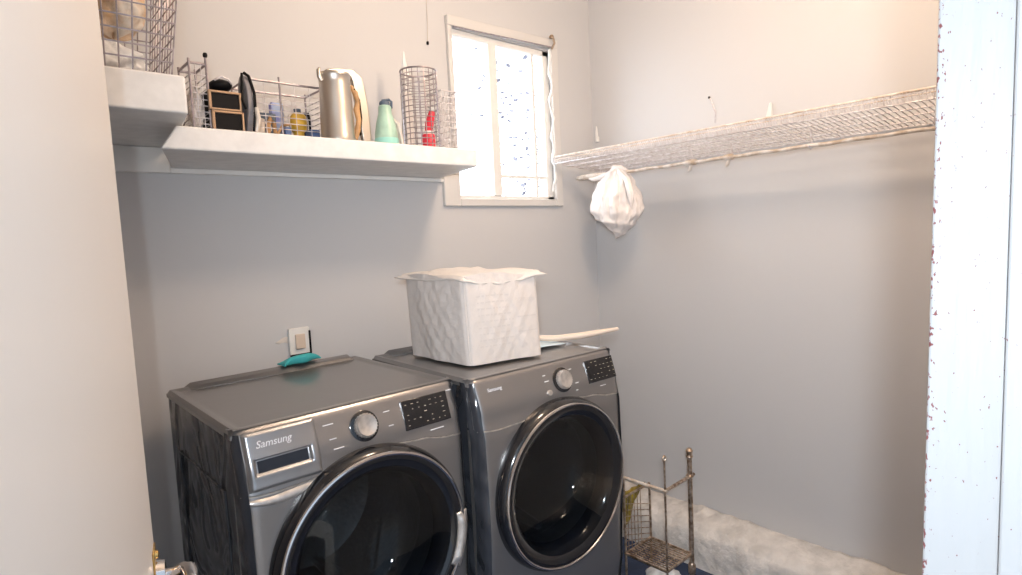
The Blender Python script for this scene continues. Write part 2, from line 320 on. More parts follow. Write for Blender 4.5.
# ================================================================= MACHINES
def text_mesh(txt, size, name, m, parent, loc, rot, shear=0.0, ext=0.0006):
    cu = bpy.data.curves.new('t', 'FONT'); cu.body = txt; cu.size = size; cu.extrude = ext; cu.shear = shear; cu.resolution_u = 3
    t = bpy.data.objects.new('t', cu); C.objects.link(t); bpy.context.view_layer.update()
    me = bpy.data.meshes.new_from_object(t.evaluated_get(bpy.context.evaluated_depsgraph_get())); bpy.data.objects.remove(t); bpy.data.curves.remove(cu)
    me.materials.clear(); me.materials.append(M[m]); o = bpy.data.objects.new(name, me); C.objects.link(o); o.parent = parent; o.location = loc; o.rotation_euler = rot
    return o
W_, D_, HT = 0.686, 0.66, 0.985
SEAM = [(0.0, -0.158), (0.08, -0.164), (0.16, -0.163), (0.29, -0.150), (0.42, -0.138), (0.52, -0.146), (0.62, -0.162), (0.686, -0.168)]
def front_y(x, z):      # z measured down from the top (negative): the front leans out below the console, rounded at both sides and the lip
    y = interp([(-0.985, -0.020), (-0.80, -0.040), (-0.45, -0.055), (-0.20, -0.050), (-0.12, -0.036), (0.0, -0.004)], z)
    e = min(x, W_ - x)
    if e < 0.035: y += 0.030 * (1 - math.sqrt(max(0, 1 - ((0.035 - e) / 0.035) ** 2)))
    if z > -0.015: y += 0.012 * ((z + 0.015) / 0.015) ** 2
    return y - 0.030 * 0 
def machine(name, label, cat, loc, rz, washer):
    t = thing(name, label, cat, loc, rz)
    # body shell, open at the front behind the panel
    b = MB(); x0, x1, y0, y1 = 0.004, W_ - 0.004, 0.018, D_; 
    b.add([(x0, y0, 0), (x1, y0, 0), (x1, y1, 0), (x0, y1, 0), (x0, y0, HT - 0.02), (x1, y0, HT - 0.02), (x1, y1, HT - 0.02), (x0, y1, HT - 0.02)], [(0, 3, 2, 1), (4, 5, 6, 7), (1, 2, 6, 5), (2, 3, 7, 6), (3, 0, 4, 7)])
    # stamped ribs in the side sheets
    for sx in (x0 - 0.001, x1 + 0.001):
        for (ya, za, yb, zb) in ((0.10, 0.15, 0.10, 0.80), (0.56, 0.15, 0.56, 0.80), (0.10, 0.80, 0.56, 0.80), (0.10, 0.15, 0.56, 0.15)):
            b.tube([(sx, ya, za), (sx, yb, zb)], 0.004, 6)
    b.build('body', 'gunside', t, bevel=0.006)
    # lid with raised rim and rear rail
    b = MB(); rim = 0.028; zt = HT - 0.0005
    def lid(u, v):
        x = u * W_; y = lerp(0.0, D_, v); e = min(x, W_ - x, (D_ - y), y + 0.012)
        z = zt - 0.007 * smooth01((e - 0.018) / 0.014)
        if e < 0.010: z -= 0.012 * (1 - math.sqrt(max(0, 1 - ((0.010 - max(e, 0)) / 0.010) ** 2)))
        return (x, y, z)
    b.grid(lid, 80, 80)
    b.box(0, W_, 0.004, D_, HT - 0.024, HT - 0.0125)
    b.build('lid', 'guntop', t, angle=50)
    b = MB(); b.prism([(0.08, D_ - 0.052, HT - 0.008), (W_ - 0.03, D_ - 0.052, HT - 0.008), (W_ - 0.02, D_ - 0.001, HT - 0.008), (0.04, D_ - 0.001, HT - 0.008)],
                      [(0.10, D_ - 0.040, HT + 0.006), (W_ - 0.05, D_ - 0.040, HT + 0.006), (W_ - 0.04, D_ - 0.003, HT + 0.012), (0.07, D_ - 0.003, HT + 0.012)])
    b.build('rear_rail', 'guntop', t, bevel=0.004)
    # console above the seam
    def con(u, v):
        x = u * W_; z = lerp(interp(SEAM, x), 0, v); return (x, front_y(x, z) - 0.004 * smooth01((1 - v) * 4) , HT + z)
    b = MB().grid(con, 64, 20); b.grid(lambda u, v: (con(u, 0)[0], lerp(con(u, 0)[1], 0.02, v), con(u, 0)[2]), 64, 1); b.grid(lambda u, v: (con(u, 1)[0], lerp(con(u, 1)[1], 0.02, v), con(u, 1)[2]), 64, 1)
    for s_ in (0, 1): b.grid(lambda u, v: (s_ * W_, lerp(con(s_, u)[1], 0.02, v), con(s_, u)[2]), 20, 1)
    b.build('control_panel', 'gun', t, angle=35)
    # front panel below with round opening
    cz = HT - 0.423; cx = W_ / 2
    b = MB(); NX, NZ = 70, 96; vs = []; fs = []
    for j in range(NZ + 1):
        for i in range(NX + 1):
            x = i / NX * W_; z = lerp(-HT, interp(SEAM, x) - 0.006, j / NZ); vs.append((x, front_y(x, z) + 0.002, HT + z))
    for j in range(NZ):
        for i in range(NX):
            q = [j * (NX + 1) + i, j * (NX + 1) + i + 1, (j + 1) * (NX + 1) + i + 1, (j + 1) * (NX + 1) + i]
            m_ = sum((Vector(vs[k]) for k in q), Vector()) / 4
            if math.hypot(m_.x - cx, m_.z - cz) > 0.255: fs.append(tuple(q))
    b.add(vs, fs)
    for s_ in (0, 1): b.grid(lambda u, v: (s_ * W_, lerp(front_y(s_ * W_, lerp(-HT, interp(SEAM, s_ * W_) - 0.006, u)) + 0.002, 0.02, v), HT + lerp(-HT, interp(SEAM, s_ * W_) - 0.006, u)), 40, 1)
    b.build('front_panel', 'gun', t, angle=35)
    # dark wrap of the side sheet round the front edges
    for s_ in (0, 1):
        def wrap(u, v):
            x = lerp(-0.0015, 0.017, u); z = lerp(-HT, -0.012, v); X = x if s_ == 0 else W_ - x
            return (X, front_y(min(max(x, 0.0), W_), z) - 0.0055 + (0.030 if u == 0 else 0), HT + z)
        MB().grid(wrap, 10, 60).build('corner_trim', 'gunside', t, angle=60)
    # bright seam trim
    b = MB(); pts = [(x, front_y(x, interp(SEAM, x)) - 0.002, HT + interp(SEAM, x) - 0.004) for x in [0.004 + i * (W_ - 0.008) / 40 for i in range(41)]]
    b.tube(pts, 0.0028, 6); b.build('seam_trim', 'softchrome', t)
    if washer:
        b = MB()
        def lens(u, v):
            x = lerp(0.012, 0.30, u); zz = interp(SEAM, x) - 0.012 + 0.020 * u * u; hgt = 0.022 * math.sin(PI * min(1, u * 0.8 + 0.2)) + 0.001
            z = zz - hgt * v; return (x, front_y(x, z) - 0.004 * math.sin(PI * v), HT + z)
        b.grid(lens, 30, 6); b.build('swoosh_trim', 'softchrome', t)
    # drum
    b = MB(); b.lathe([(0.245, -0.030), (0.235, 0.02), (0.225, 0.06), (0.235, 0.08), (0.235, 0.42), (0.20, 0.44), (0.06, 0.45), (0.0, 0.43)], 48, 'Y', (cx, 0, cz), cap=False)
    for k in range(3):
        a = 0.6 + k * 2 * PI / 3
        b.tube([(cx + 0.222 * math.cos(a), 0.10, cz + 0.222 * math.sin(a)), (cx + 0.212 * math.cos(a), 0.25, cz + 0.212 * math.sin(a)), (cx + 0.222 * math.cos(a), 0.42, cz + 0.222 * math.sin(a))], [0.016, 0.026, 0.016], 8)
    b.build('drum', 'drum', t)
    # door
    dy = -0.050
    ring = MB().lathe([(0.300, dy + 0.012), (0.303, dy - 0.006), (0.298, dy - 0.026), (0.286, dy - 0.040), (0.276, dy - 0.043), (0.262, dy - 0.041), (0.246, dy - 0.034), (0.232, dy - 0.020), (0.222, dy + 0.000), (0.220, dy + 0.03)], 96, 'Y', (cx, 0, cz), cap=False).build('door', 'black', t)
    b = MB(); b.tube([(cx + 0.283 * math.cos(a), dy - 0.042, cz + 0.283 * math.sin(a)) for a in [2 * PI * i / 96 for i in range(96)]], 0.0062 if washer else 0.0050, 8, closed=True)
    b.build('chrome_ring', 'chrome', ring)
    b = MB().lathe([(0.246, dy - 0.032), (0.225, dy - 0.033), (0.19, dy - 0.036), (0.12, dy - 0.042), (0.0, dy - 0.045)], 72, 'Y', (cx, 0, cz), cap=False); b.build('door_glass', 'porthole', ring)
    b = MB().lathe([(0.222, dy), (0.215, dy + 0.04), (0.19, dy + 0.10), (0.14, dy + 0.135), (0.06, dy + 0.15), (0.0, dy + 0.152)], 64, 'Y', (cx, 0, cz), cap=False); b.build('inner_bowl', 'porthole', ring)
    if washer:
        b = MB()
        def grip(u, v):
            a = lerp(0.10, -0.50, u); r = lerp(0.262, 0.299, v); bul = 0.012 * math.sin(PI * v) * min(1, 6 * u, 6 * (1 - u))
            return (cx + r * math.cos(a), dy - 0.036 - bul - 0.006, cz + r * math.sin(a))
        b.grid(grip, 24, 10); b.build('door_handle', 'softchrome', ring, solid=0.004)
    # controls
    tilt = math.atan2(0.045, 0.15)
    def on(x, z, dy_=0.0): return (x, front_y(x, z) - 0.004 + dy_, HT + z)
    kx, kz = (0.347, -0.067) if washer else (0.388, -0.068)
    p = on(kx, kz); k0 = MB().lathe([(0.042, 0.006), (0.044, -0.004), (0.040, -0.006), (0.0, -0.006)], 40, 'Y').build('dial', 'black', t, loc=p, rot=(-tilt, 0, 0))
    prof = [(0.033, -0.004), (0.033, -0.018), (0.029, -0.024), (0.020, -0.022), (0.0, -0.021)]
    b = MB().lathe(prof, 40, 'Y')
    for k in range(24):
        a = 2 * PI * k / 24; b.tube([(0.033 * math.cos(a), -0.006, 0.033 * math.sin(a)), (0.033 * math.cos(a), -0.020, 0.033 * math.sin(a))], 0.0016, 5)
    b.build('knob_cap', 'softchrome', k0)
    d0, d1, dz0, dz1 = (0.475, 0.640, -0.115, -0.026) if washer else (0.515, 0.668, -0.108, -0.024)
    xm, zm = (d0 + d1) / 2, (dz0 + dz1) / 2
    dp = MB().box(-(d1 - d0) / 2, (d1 - d0) / 2, -0.003, 0.006, -(dz1 - dz0) / 2, (dz1 - dz0) / 2).build('display', 'black', t, bevel=0.002, loc=on(xm, zm, -0.001), rot=(-tilt, 0, 0))
    b = MB(); rr = random.Random(3 if washer else 5)
    for i in range(7):
        for j in range(5):
            if rr.random() < 0.72:
                x = -(d1 - d0) / 2 + 0.014 + i * 0.0215; z = -(dz1 - dz0) / 2 + 0.012 + j * 0.0155; b.box(x - rr.uniform(0.001, 0.005), x + rr.uniform(0.001, 0.005), -0.0036, -0.0030, z, z + rr.uniform(0.0010, 0.0022))
    b.build('display_marks', 'dimmark', dp, smooth=False)
    for (mx_, mz_, wd) in ([(0.245, -0.04, 0.03), (0.25, -0.078, 0.02), (0.262, -0.105, 0.03), (0.425, -0.045, 0.02), (0.43, -0.085, 0.016), (0.585, -0.132, 0.05), (0.655, -0.030, 0.02)] if washer else [(0.31, -0.04, 0.012), (0.315, -0.06, 0.02), (0.44, -0.04, 0.012), (0.455, -0.09, 0.016), (0.59, -0.125, 0.03), (0.45, -0.115, 0.01)]):
        p = on(mx_, mz_); b = MB().box(p[0] - wd / 2, p[0] + wd / 2, p[1] - 0.0022, p[1] + 0.004, p[2] - 0.0012, p[2] + 0.0012)
        b.build('panel_mark', 'mark', t, smooth=False)
    if washer:
        # detergent drawer: raised face with scooped grip
        b = MB(); X0, X1 = 0.019, 0.205
        def face(u, v):
            x = lerp(X0, X1, u); z = lerp(-0.150, -0.010, v); y = front_y(x, z) - 0.017
            e = min(x - X0, X1 - x, z + 0.150, -0.010 - z); y += 0.006 * (1 - smooth01(e / 0.008))
            if 0.035 < x < 0.185 and -0.115 < z < -0.072:
                ee = min(x - 0.035, 0.185 - x, z + 0.115, -0.072 - z); y += 0.010 * smooth01(ee / 0.006)
            return (x, y, HT + z)
        b.grid(face, 60, 50); b.build('detergent_drawer', 'drawer', t, solid=0.003, angle=60)
        MB().grid(lambda u, v: (lerp(0.045, 0.175, u), front_y(0.1, lerp(-0.109, -0.080, v)) - 0.0098, HT + lerp(-0.109, -0.080, v)), 4, 8).build('drawer_grip', 'grip', t)
        text_mesh('Samsung', 0.026, 'brand_lettering', 'mark', t, (0.046, front_y(0.05, -0.048) - 0.0205, HT - 0.048), (PI / 2 - tilt, 0, 0), 0.25)
    else:
        text_mesh('Samsung', 0.017, 'brand_lettering', 'mark', t, (0.058, front_y(0.08, -0.046) - 0.008, HT - 0.046), (PI / 2 - tilt, 0, 0))
        p = on(0.315, -0.098, -0.002); MB().lathe([(0.010, 0.004), (0.010, -0.004), (0.007, -0.005), (0.0, -0.004)], 20, 'Y').build('start_button', 'softchrome', t, loc=p, rot=(-tilt, 0, 0))
    return t
PED = H - 0.445 - HT
washer = machine('washing_machine', 'gunmetal front-load washing machine at left with script lettering and detergent drawer', 'washing machine', (0.430, 1.540, PED), 0, True)
dryer = machine('tumble_dryer', 'gunmetal front-load dryer at right carrying the cream fabric storage cube', 'dryer', (1.125, 1.470, PED), math.radians(-2.2), False)
for (nm, lab, loc, rz) in (('machine_pedestal', 'dark pedestal under the washing machine', (0.43, 1.54, 0), 0), ('machine_pedestal', 'dark pedestal under the dryer', (1.125, 1.47, 0), math.radians(-2.2))):
    b = MB().box(0.004, W_ - 0.004, 0.02, D_, 0.0, PED - 0.001); b.box(0.03, W_ - 0.03, 0.0, 0.02, 0.05, PED - 0.03)
    tag(b.build(nm, 'gunside', loc=loc, rot=(0, 0, rz), bevel=0.005, smooth=False), lab, 'pedestal', 'machine pedestals')

# ================================================================= FABRIC CUBE ON DRYER
zb = H - 0.443
cube = thing('fabric_storage_cube', 'cream woven fabric storage cube with loose top flap standing on the dryer', 'storage cube', (1.255, 1.626, zb))
BC = [Vector((0, 0, 0)), Vector((0.300, -0.066, 0)), Vector((0.315, 0.30, 0)), Vector((-0.003, 0.375, 0))]
def ring_pt(t):
    t = (t % 1.0) * 4; i = int(t) % 4; f = t - int(t); a, b2 = BC[i], BC[(i + 1) % 4]; p = a.lerp(b2, f)
    ctr = (BC[0] + BC[1] + BC[2] + BC[3]) / 4; ee = min(f, 1 - f)
    if ee < 0.06: p = p.lerp(ctr, 0.05 * (1 - ee / 0.06) ** 2)
    nrm = Vector(((b2 - a).y, -(b2 - a).x, 0)).normalized(); return p, nrm, f, i
def cubef(u, v):
    p, n_, f, i = ring_pt(u); h_ = 0.315
    s = math.sin(PI * f)
    bul = 0.010 * s * math.sin(PI * v) + 0.0018 * math.sin(f * 17 + v * 4 + i * 2) * s + 0.0025 * math.sin(f * 41 + i) * math.sin(v * 23) * s + 0.004 * math.sin(f * 9 + i) * (1 - v) * s
    q = p + n_ * bul; q.z = v * (h_ + 0.010 * math.sin(f * 5 + i * 2.1) * v); q.x -= 0.012 * v
    return q
b = MB().grid(cubef, 160, 40, wrap=True)
b.grid(lambda u, v: (BC[0].lerp(BC[1], u)).lerp(BC[3].lerp(BC[2], u), v) * 0.96 + Vector((0.004, 0.01, 0.004)), 4, 4)
b.build('fabric_body', 'fabric', cube, angle=70)
def lidf(u, v):
    a = BC[0].lerp(BC[1], u); c = BC[3].lerp(BC[2], u); p = a.lerp(c, v)
    ctr = (BC[0] + BC[1] + BC[2] + BC[3]) / 4; p = ctr + (p - ctr) * (1.02 + 0.12 * abs(2 * u - 1) ** 3 * abs(2 * v - 1) ** 3 * (1 if v > 0.5 or u > 0.7 else 0.1)); e = min(u, 1 - u, v, 1 - v)
    z = 0.316 + 0.006 * math.sin(u * 7 + 1) * math.sin(v * 6) + 0.002 * math.sin(u * 23 + v * 11) - 0.016 * (1 - smooth01(e / 0.05))
    z += 0.012 * (v > 0.6) * (v - 0.6) / 0.4 + 0.006 * u - 0.02 * math.sin(PI * u) * smooth01((0.3 - v) / 0.3)
    return (p.x - 0.012, p.y, z)
MB().grid(lidf, 50, 50).build('top_flap', 'fabric2', cube, solid=0.004, angle=70)
for i in (0, 1, 3):
    MB().tube([(cubef(i / 4, v / 14).x + (0.001 if i == 1 else -0.001), cubef(i / 4, v / 14).y - 0.001, cubef(i / 4, v / 14).z) for v in range(15)], 0.0028, 6).build('corner_piping', 'fabric', cube)
b = MB()
rr = random.Random(9)
prt = []
for j in range(9):
    z = 0.06 + j * 0.022; x = 0.045
    while x < 0.17:
        wl = rr.uniform(0.006, 0.02); f0 = x / 0.307; f1 = (x + wl) / 0.307
        p0, p1 = cubef(f0 / 4, z / 0.315), cubef(f1 / 4, z / 0.315); n_ = Vector((-0.21, -0.977, 0)); 
        p0 = p0 + n_ * 0.0010; p1 = p1 + n_ * 0.0010
        b.add([p0, p1, p1 + Vector((0, 0, 0.005)), p0 + Vector((0, 0, 0.005))], [(0, 1, 2, 3)]); x += wl + 0.006
M['print'] = mat('faded_print', (0.60, 0.545, 0.51), 0.85)
b.build('faded_print_lines', 'print', cube, smooth=False)
for (f0, f1, za, zz) in ((0.66, 0.93, 0.215, 0.228), (0.66, 0.93, 0.155, 0.160), (0.66, 0.93, 0.10, 0.104)):
    b = MB()
    for k in range(8):
        g0, g1 = lerp(f0, f1, k / 8), lerp(f0, f1, (k + 1) / 8); n_ = Vector((-0.21, -0.977, 0)) * 0.0015
        b.add([cubef(g0 / 4, za / 0.315) + n_, cubef(g1 / 4, za / 0.315) + n_, cubef(g1 / 4, zz / 0.315) + n_, cubef(g0 / 4, zz / 0.315) + n_], [(0, 1, 2, 3)])
    b.build('label_band', 'print', cube, smooth=False)

# items on / behind machines
o = MB().grid(lambda u, v: (1.60 + 0.17 * u + 0.02 * v, 1.66 + 0.20 * v - 0.02 * u, H - 0.4455 + 0.004 + 0.002 * math.sin(u * 5)), 8, 8).build('paper_sheet', 'paper', solid=0.002)
tag(o, 'pale blue sheet lying on the dryer right of the fabric cube', 'paper')
b = MB(); P_ = [(1.60, 1.93, -0.413), (1.68, 1.80, -0.421), (1.755, 1.69, -0.425), (1.83, 1.61, -0.417), (1.90, 1.555, -0.407), (1.955, 1.515, -0.398)]
b.tube([(x, y, H + z) for x, y, z in P_], [0.009, 0.011, 0.013, 0.014, 0.012, 0.007], 12)
tag(b.build('curved_stick', 'cream'), 'cream curved stick lying across the dryer top beside right wall', 'stick')
b = MB()
b.grid(lambda u, v: (lerp(0.805, 0.945, u), 2.185 - 0.035 * math.cos(PI * (v - 0.5)) + 0.012 * math.sin(u * 9) + 0.07 * (v - 0.5), H - 0.431 + 0.030 * math.sin(PI * u) ** 0.6 * math.sin(PI * v) + 0.002 + 0.008 * u), 24, 14)
tag(b.build('teal_cloth', 'teal', solid=0.004), 'small teal rag bunched on the washing machine rear edge below the outlet', 'cloth')
# outlet box on back wall
ob = thing('outlet_box', 'white recessed outlet box on back wall above the washing machine', 'outlet', (0.945, BY - 0.003, H - 0.375))
b = MB(); b.box(-0.042, 0.042, -0.012, 0.0025, -0.052, 0.055); b.build('faceplate', 'white', ob, bevel=0.003)
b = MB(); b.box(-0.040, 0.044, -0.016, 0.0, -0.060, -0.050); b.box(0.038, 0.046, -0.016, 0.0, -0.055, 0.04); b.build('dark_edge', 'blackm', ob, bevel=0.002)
b = MB(); b.box(-0.02, 0.02, -0.022, -0.012, -0.03, 0.03); b.build('socket_insert', 'cream', ob, bevel=0.003)
b = MB().grid(lambda u, v: (0.86 + 0.10 * u + 0.01 * math.sin(v * 9), BY - 0.001, H - 0.37 + 0.045 * (v - 0.5) * (0.3 + 0.7 * u) + 0.008 * math.sin(u * 6)), 12, 8)
tag(b.build('plaster_patch', 'stain', solid=0.001), 'pale plaster smear on back wall left of the outlet box', 'plaster patch')

# ================================================================= LEFT SHELVES
b = MB(); b.box(-0.41, 0.535, BY - 0.022, BY - 0.001, H + 0.282, H + 0.368); b.box(0.535, 1.703, BY - 0.022, BY - 0.001, H + 0.282, H + 0.2995)
o = b.build('trim_3', 'white', bevel=0.003, smooth=False); struct(o); o['label'] = 'white wall cleat under the shelves'
def board(name, fl, fr, bl, br, zf, zbk, th, label):
    bt = [(fl[0], fl[1], H + zf), (fr[0], fr[1], H + zf), (br[0], br[1], H + zbk), (bl[0], bl[1], H + zbk)]
    tp = [(fl[0] + fl[2], fl[1], H + zf + th), (fr[0], fr[1], H + zf + th), (br[0], br[1], H + zbk + th), (bl[0] + fl[2], bl[1], H + zbk + th)]
    o = MB().prism(bt, tp).build(name, 'shelfwhite', bevel=0.006, smooth=True, angle=30, bseg=3); return tag(o, label, 'shelf')
board('wall_shelf', (-0.41, 1.75, 0), (0.457, 1.75, 0), (-0.41, BY - 0.001, 0), (0.560, BY - 0.001, 0), 0.369, 0.369, 0.099, 'short thick white shelf nearest the door, higher than its neighbour')
board('wall_shelf', (0.412, 1.885, 0.046), (1.552, 1.885, 0), (0.545, BY - 0.001, 0.0), (1.69, BY - 0.024, 0), 0.295, 0.300, 0.068, 'long white shelf of clutter ending at the window')
SZ = lambda y: H + 0.3635 + (y - 1.885) * 0.0108 + 0.0005   # long shelf top at depth y
SS = H + 0.4692
# wire baskets
def wire_basket(name, label, loc, bx, by, h, flare, nx, ny, nz, r=0.0022, m='wire', top_r=0.0040, group=None, lean=0.0, rz=0.0):
    t = thing(name, label, 'basket', loc, rz, group)
    def pt(u, v, z):    # u,v in -1..1
        k = 1 + flare * z / h; return ((bx / 2) * u * k + lean * z / h, (by / 2) * v * k, z + 0.003)
    b = MB()
    for i in range(nx + 1):
        u = -1 + 2 * i / nx
        b.tube([pt(u, -1, h), pt(u, -1, 0), pt(u, 1, 0), pt(u, 1, h)], r, 5)
    for j in range(1, ny):
        v = -1 + 2 * j / ny
        b.tube([pt(-1, v, h), pt(-1, v, 0), pt(1, v, 0), pt(1, v, h)], r, 5)
    for k in range(1, nz):
        z = h * k / nz; b.tube([pt(-1, -1, z), pt(1, -1, z), pt(1, 1, z), pt(-1, 1, z)], r, 5, closed=True)
    b.build('wire_mesh', m, t)
    b = MB(); b.tube([pt(-1, -1, h), pt(1, -1, h), pt(1, 1, h), pt(-1, 1, h)], top_r, 8, closed=True); b.build('rim', m, t)
    b = MB(); b.tube([pt(-1, -1, 0.001), pt(1, -1, 0.001), pt(1, 1, 0.001), pt(-1, 1, 0.001)], top_r * 0.8, 8, closed=True); b.build('bottom_frame', m, t)
    return t
wire_basket('wire_basket', 'large wire basket on the short shelf by the door', (0.272, 1.92, SS), 0.325, 0.27, 0.30, 0.22, 11, 9, 9, 0.0022)
def crumple(name, m, loc, rx, ry, rz_, seed, label, cat):
    rr = random.Random(seed); ph = [rr.uniform(0, 6) for _ in range(8)]
    def f(u, v):
        a = 2 * PI * u; e = PI * (v - 0.5); r = 1 + 0.10 * math.sin(3 * a + ph[0] + 2 * e) + 0.07 * math.sin(7 * a + ph[1] - 5 * e) + 0.05 * math.sin(13 * a + ph[2] + 9 * e)
        c = math.cos(e) ** 0.7 if math.cos(e) > 0 else 0
        return (rx * r * c * math.cos(a), ry * r * c * math.sin(a), rz_ + rz_ * math.sin(e) * (0.92 + 0.08 * math.sin(5 * a + ph[3])))
    o = MB().grid(f, 60, 30, wrap=True).build(name, m, loc=loc, angle=70); return tag(o, label, cat)
crumple('folded_cloth', 'orange', (0.335, 1.93, SS + 0.118), 0.085, 0.09, 0.100, 2, 'peach cloth bundle in the large wire basket, upper right', 'cloth')
crumple('folded_cloth', 'lilac', (0.190, 1.93, SS + 0.118), 0.040, 0.09, 0.10, 3, 'blue grey cloth bundle in the large wire basket, upper left', 'cloth')
crumple('folded_cloth', 'whitecloth', (0.272, 1.93, SS + 0.008), 0.12, 0.10, 0.050, 4, 'white cloth bundle at the bottom of the large wire basket', 'cloth')
# low wire rack (two panels) at the back of the long shelf
def rack(name, label, x0, x1, y0, y1, h, knob, nh, nv, hor):
    t = thing(name, label, 'rack', (0, 0, 0)); zb_ = SZ(y0) + 0.003
    b = MB()
    for y in (y0, y1):
        for k in range(nh):
            z = zb_ + h * (0.12 + 0.80 * k / nh); b.tube([(x0, y, z), (x1, y, z)], 0.0016, 5)
        for i in range(1, nv): x = lerp(x0, x1, i / nv); b.tube([(x, y, zb_ + 0.006), (x, y, zb_ + h)], 0.0013, 5)
    for x in (x0, x1):
        for k in range(nh): z = zb_ + h * (0.12 + 0.80 * k / nh); b.tube([(x, y0, z), (x, y1, z)], 0.0016, 5)
    for i in range(1, 8): x = lerp(x0, x1, i / 8); b.tube([(x, y0, zb_ + 0.008), (x, y1, zb_ + 0.008)], 0.0015, 5)
    b.build('wire_panel', 'wirew' if hor else 'wire', t)
    b = MB(); b.tube([(x0, y0, zb_ + h), (x1, y0, zb_ + h), (x1, y1, zb_ + h), (x0, y1, zb_ + h)], 0.0042, 8, closed=True); b.build('top_rail', 'wire', t)
    for (x, y) in ((x0, y0), (x1, y0), (x1, y1), (x0, y1)):
        MB().tube([(x, y, zb_ - 0.001), (x, y, zb_ + h + (0.012 if (x, y) != (x1, y0) else knob))], 0.0038, 8).build('post', 'wire', t)
    if knob > 0.015: MB().lathe([(0, 0), (0.006, 0.002), (0.007, 0.008), (0.005, 0.014), (0, 0.016)], 12, 'Z', (x1, y0, zb_ + h + knob)).build('knob', 'blackm', t)
    return t
rack('wire_rack', 'low wire rack with a black knobbed post beside the short shelf', 0.532, 0.580, 1.985, 2.10, 0.205, 0.02, 9, 3, True)
rack('wire_rack', 'long low wire rack between the dark boxes and the steel pitcher', 0.725, 0.990, 2.060, 2.215, 0.200, 0.012, 8, 5, True)
MB().tube([(0.832, 2.060, SZ(2.06) + 0.002), (0.832, 2.060, SZ(2.06) + 0.222)], 0.0036, 8).build('post', 'wire', bpy.data.objects['wire_rack.001'])
crumple('crumpled_plastic_bag', 'plastic', (0.556, 2.042, SZ(2.045) + 0.012), 0.018, 0.042, 0.070, 6, 'clear crumpled plastic bag inside the small knobbed wire rack', 'plastic bag')
MB_ = MB()
# framed dark boxes
def dark_box(x0, x1, z0, z1, y, label):
    t = thing('framed_dark_box', label, 'box', ((x0 + x1) / 2, y, z0), 0, 'dark boxes with thin gold frames')
    w2 = (x1 - x0) / 2; h_ = z1 - z0
    MB().box(-w2, w2, 0.0, 0.12, 0, h_).build('box_body', 'blackm', t, bevel=0.003)
    b = MB()
    for (a, c_, e, f) in ((-w2 - 0.002, -w2 + 0.006, 0.0, h_), (w2 - 0.005, w2 + 0.002, 0.0, h_), (-w2, w2, 0.0, 0.006), (-w2, w2, h_ - 0.007, h_)): b.box(a, c_, -0.006, 0.006, e, f)
    b.build('gold_frame', 'gold', t, bevel=0.0015)
    return t
bz = SZ(1.97)
dark_box(0.582, 0.672, bz, bz + 0.070, 1.97, 'lower of the two stacked dark gold-framed boxes')
dark_box(0.576, 0.668, bz + 0.071, bz + 0.130, 1.97, 'upper of the two stacked dark gold-framed boxes')
b = MB(); b.grid(lambda u, v: (0.624 + 0.036 * math.cos(2 * PI * u) * math.sin(PI * v) * (1 + 0.1 * math.sin(4 * PI * u)), 2.02 + 0.045 * math.cos(PI * v), bz + 0.155 + 0.021 * math.sin(2 * PI * u) * math.sin(PI * v)), 30, 16, wrap=True)
sg = thing('dark_bundle', 'black rolled pouch lying on the stacked dark boxes', 'pouch', (0, 0, 0))
b.build('pouch', 'blackm', sg)
MB().tube([(0.60, 1.985, bz + 0.165), (0.62, 1.978, bz + 0.176), (0.64, 1.980, bz + 0.171), (0.652, 1.986, bz + 0.158)], 0.0035, 6).build('zip_edge', 'wirew', sg)
# upright curved grey sole
sl = thing('grey_sandal', 'grey rubber sandal standing on its heel right of the dark boxes', 'sandal', (0.690, 1.975, SZ(1.975)))
def sole(u, v):
    a = 2 * PI * u; z = 0.098 + 0.094 * math.sin(a); wid = 0.042 * math.cos(a) * (1 + 0.12 * math.sin(a))
    return (0.004 * math.sin(PI * z / 0.19) + (v - 0.5) * 0.017 + 0.008 * smooth01(z / 0.19) * 0, wid + 0.02, z)
b = MB(); n_ = 36
vs0 = [sole(i / n_, 0) for i in range(n_)]; vs1 = [sole(i / n_, 1) for i in range(n_)]; b.prism(vs0, vs1); b.build('sole', 'grey', sl, bevel=0.003)
b = MB(); b.tube([(-0.009, 0.0, 0.195), (-0.013, 0.0, 0.15), (-0.018, -0.012, 0.11), (-0.012, -0.02, 0.08)], 0.004, 7); b.tube([(0.008, -0.018, 0.012), (0.014, -0.028, 0.07), (0.016, -0.024, 0.13), (0.009, -0.006, 0.187), (-0.004, 0.0, 0.197)], 0.005, 8); b.build('dark_edge', 'blackm', sl)
b = MB(); b.tube([(0.012, -0.03, 0.01), (0.019, -0.036, 0.05), (0.017, -0.03, 0.085)], [0.005, 0.008, 0.006], 8); b.build('strap', 'mug', sl)
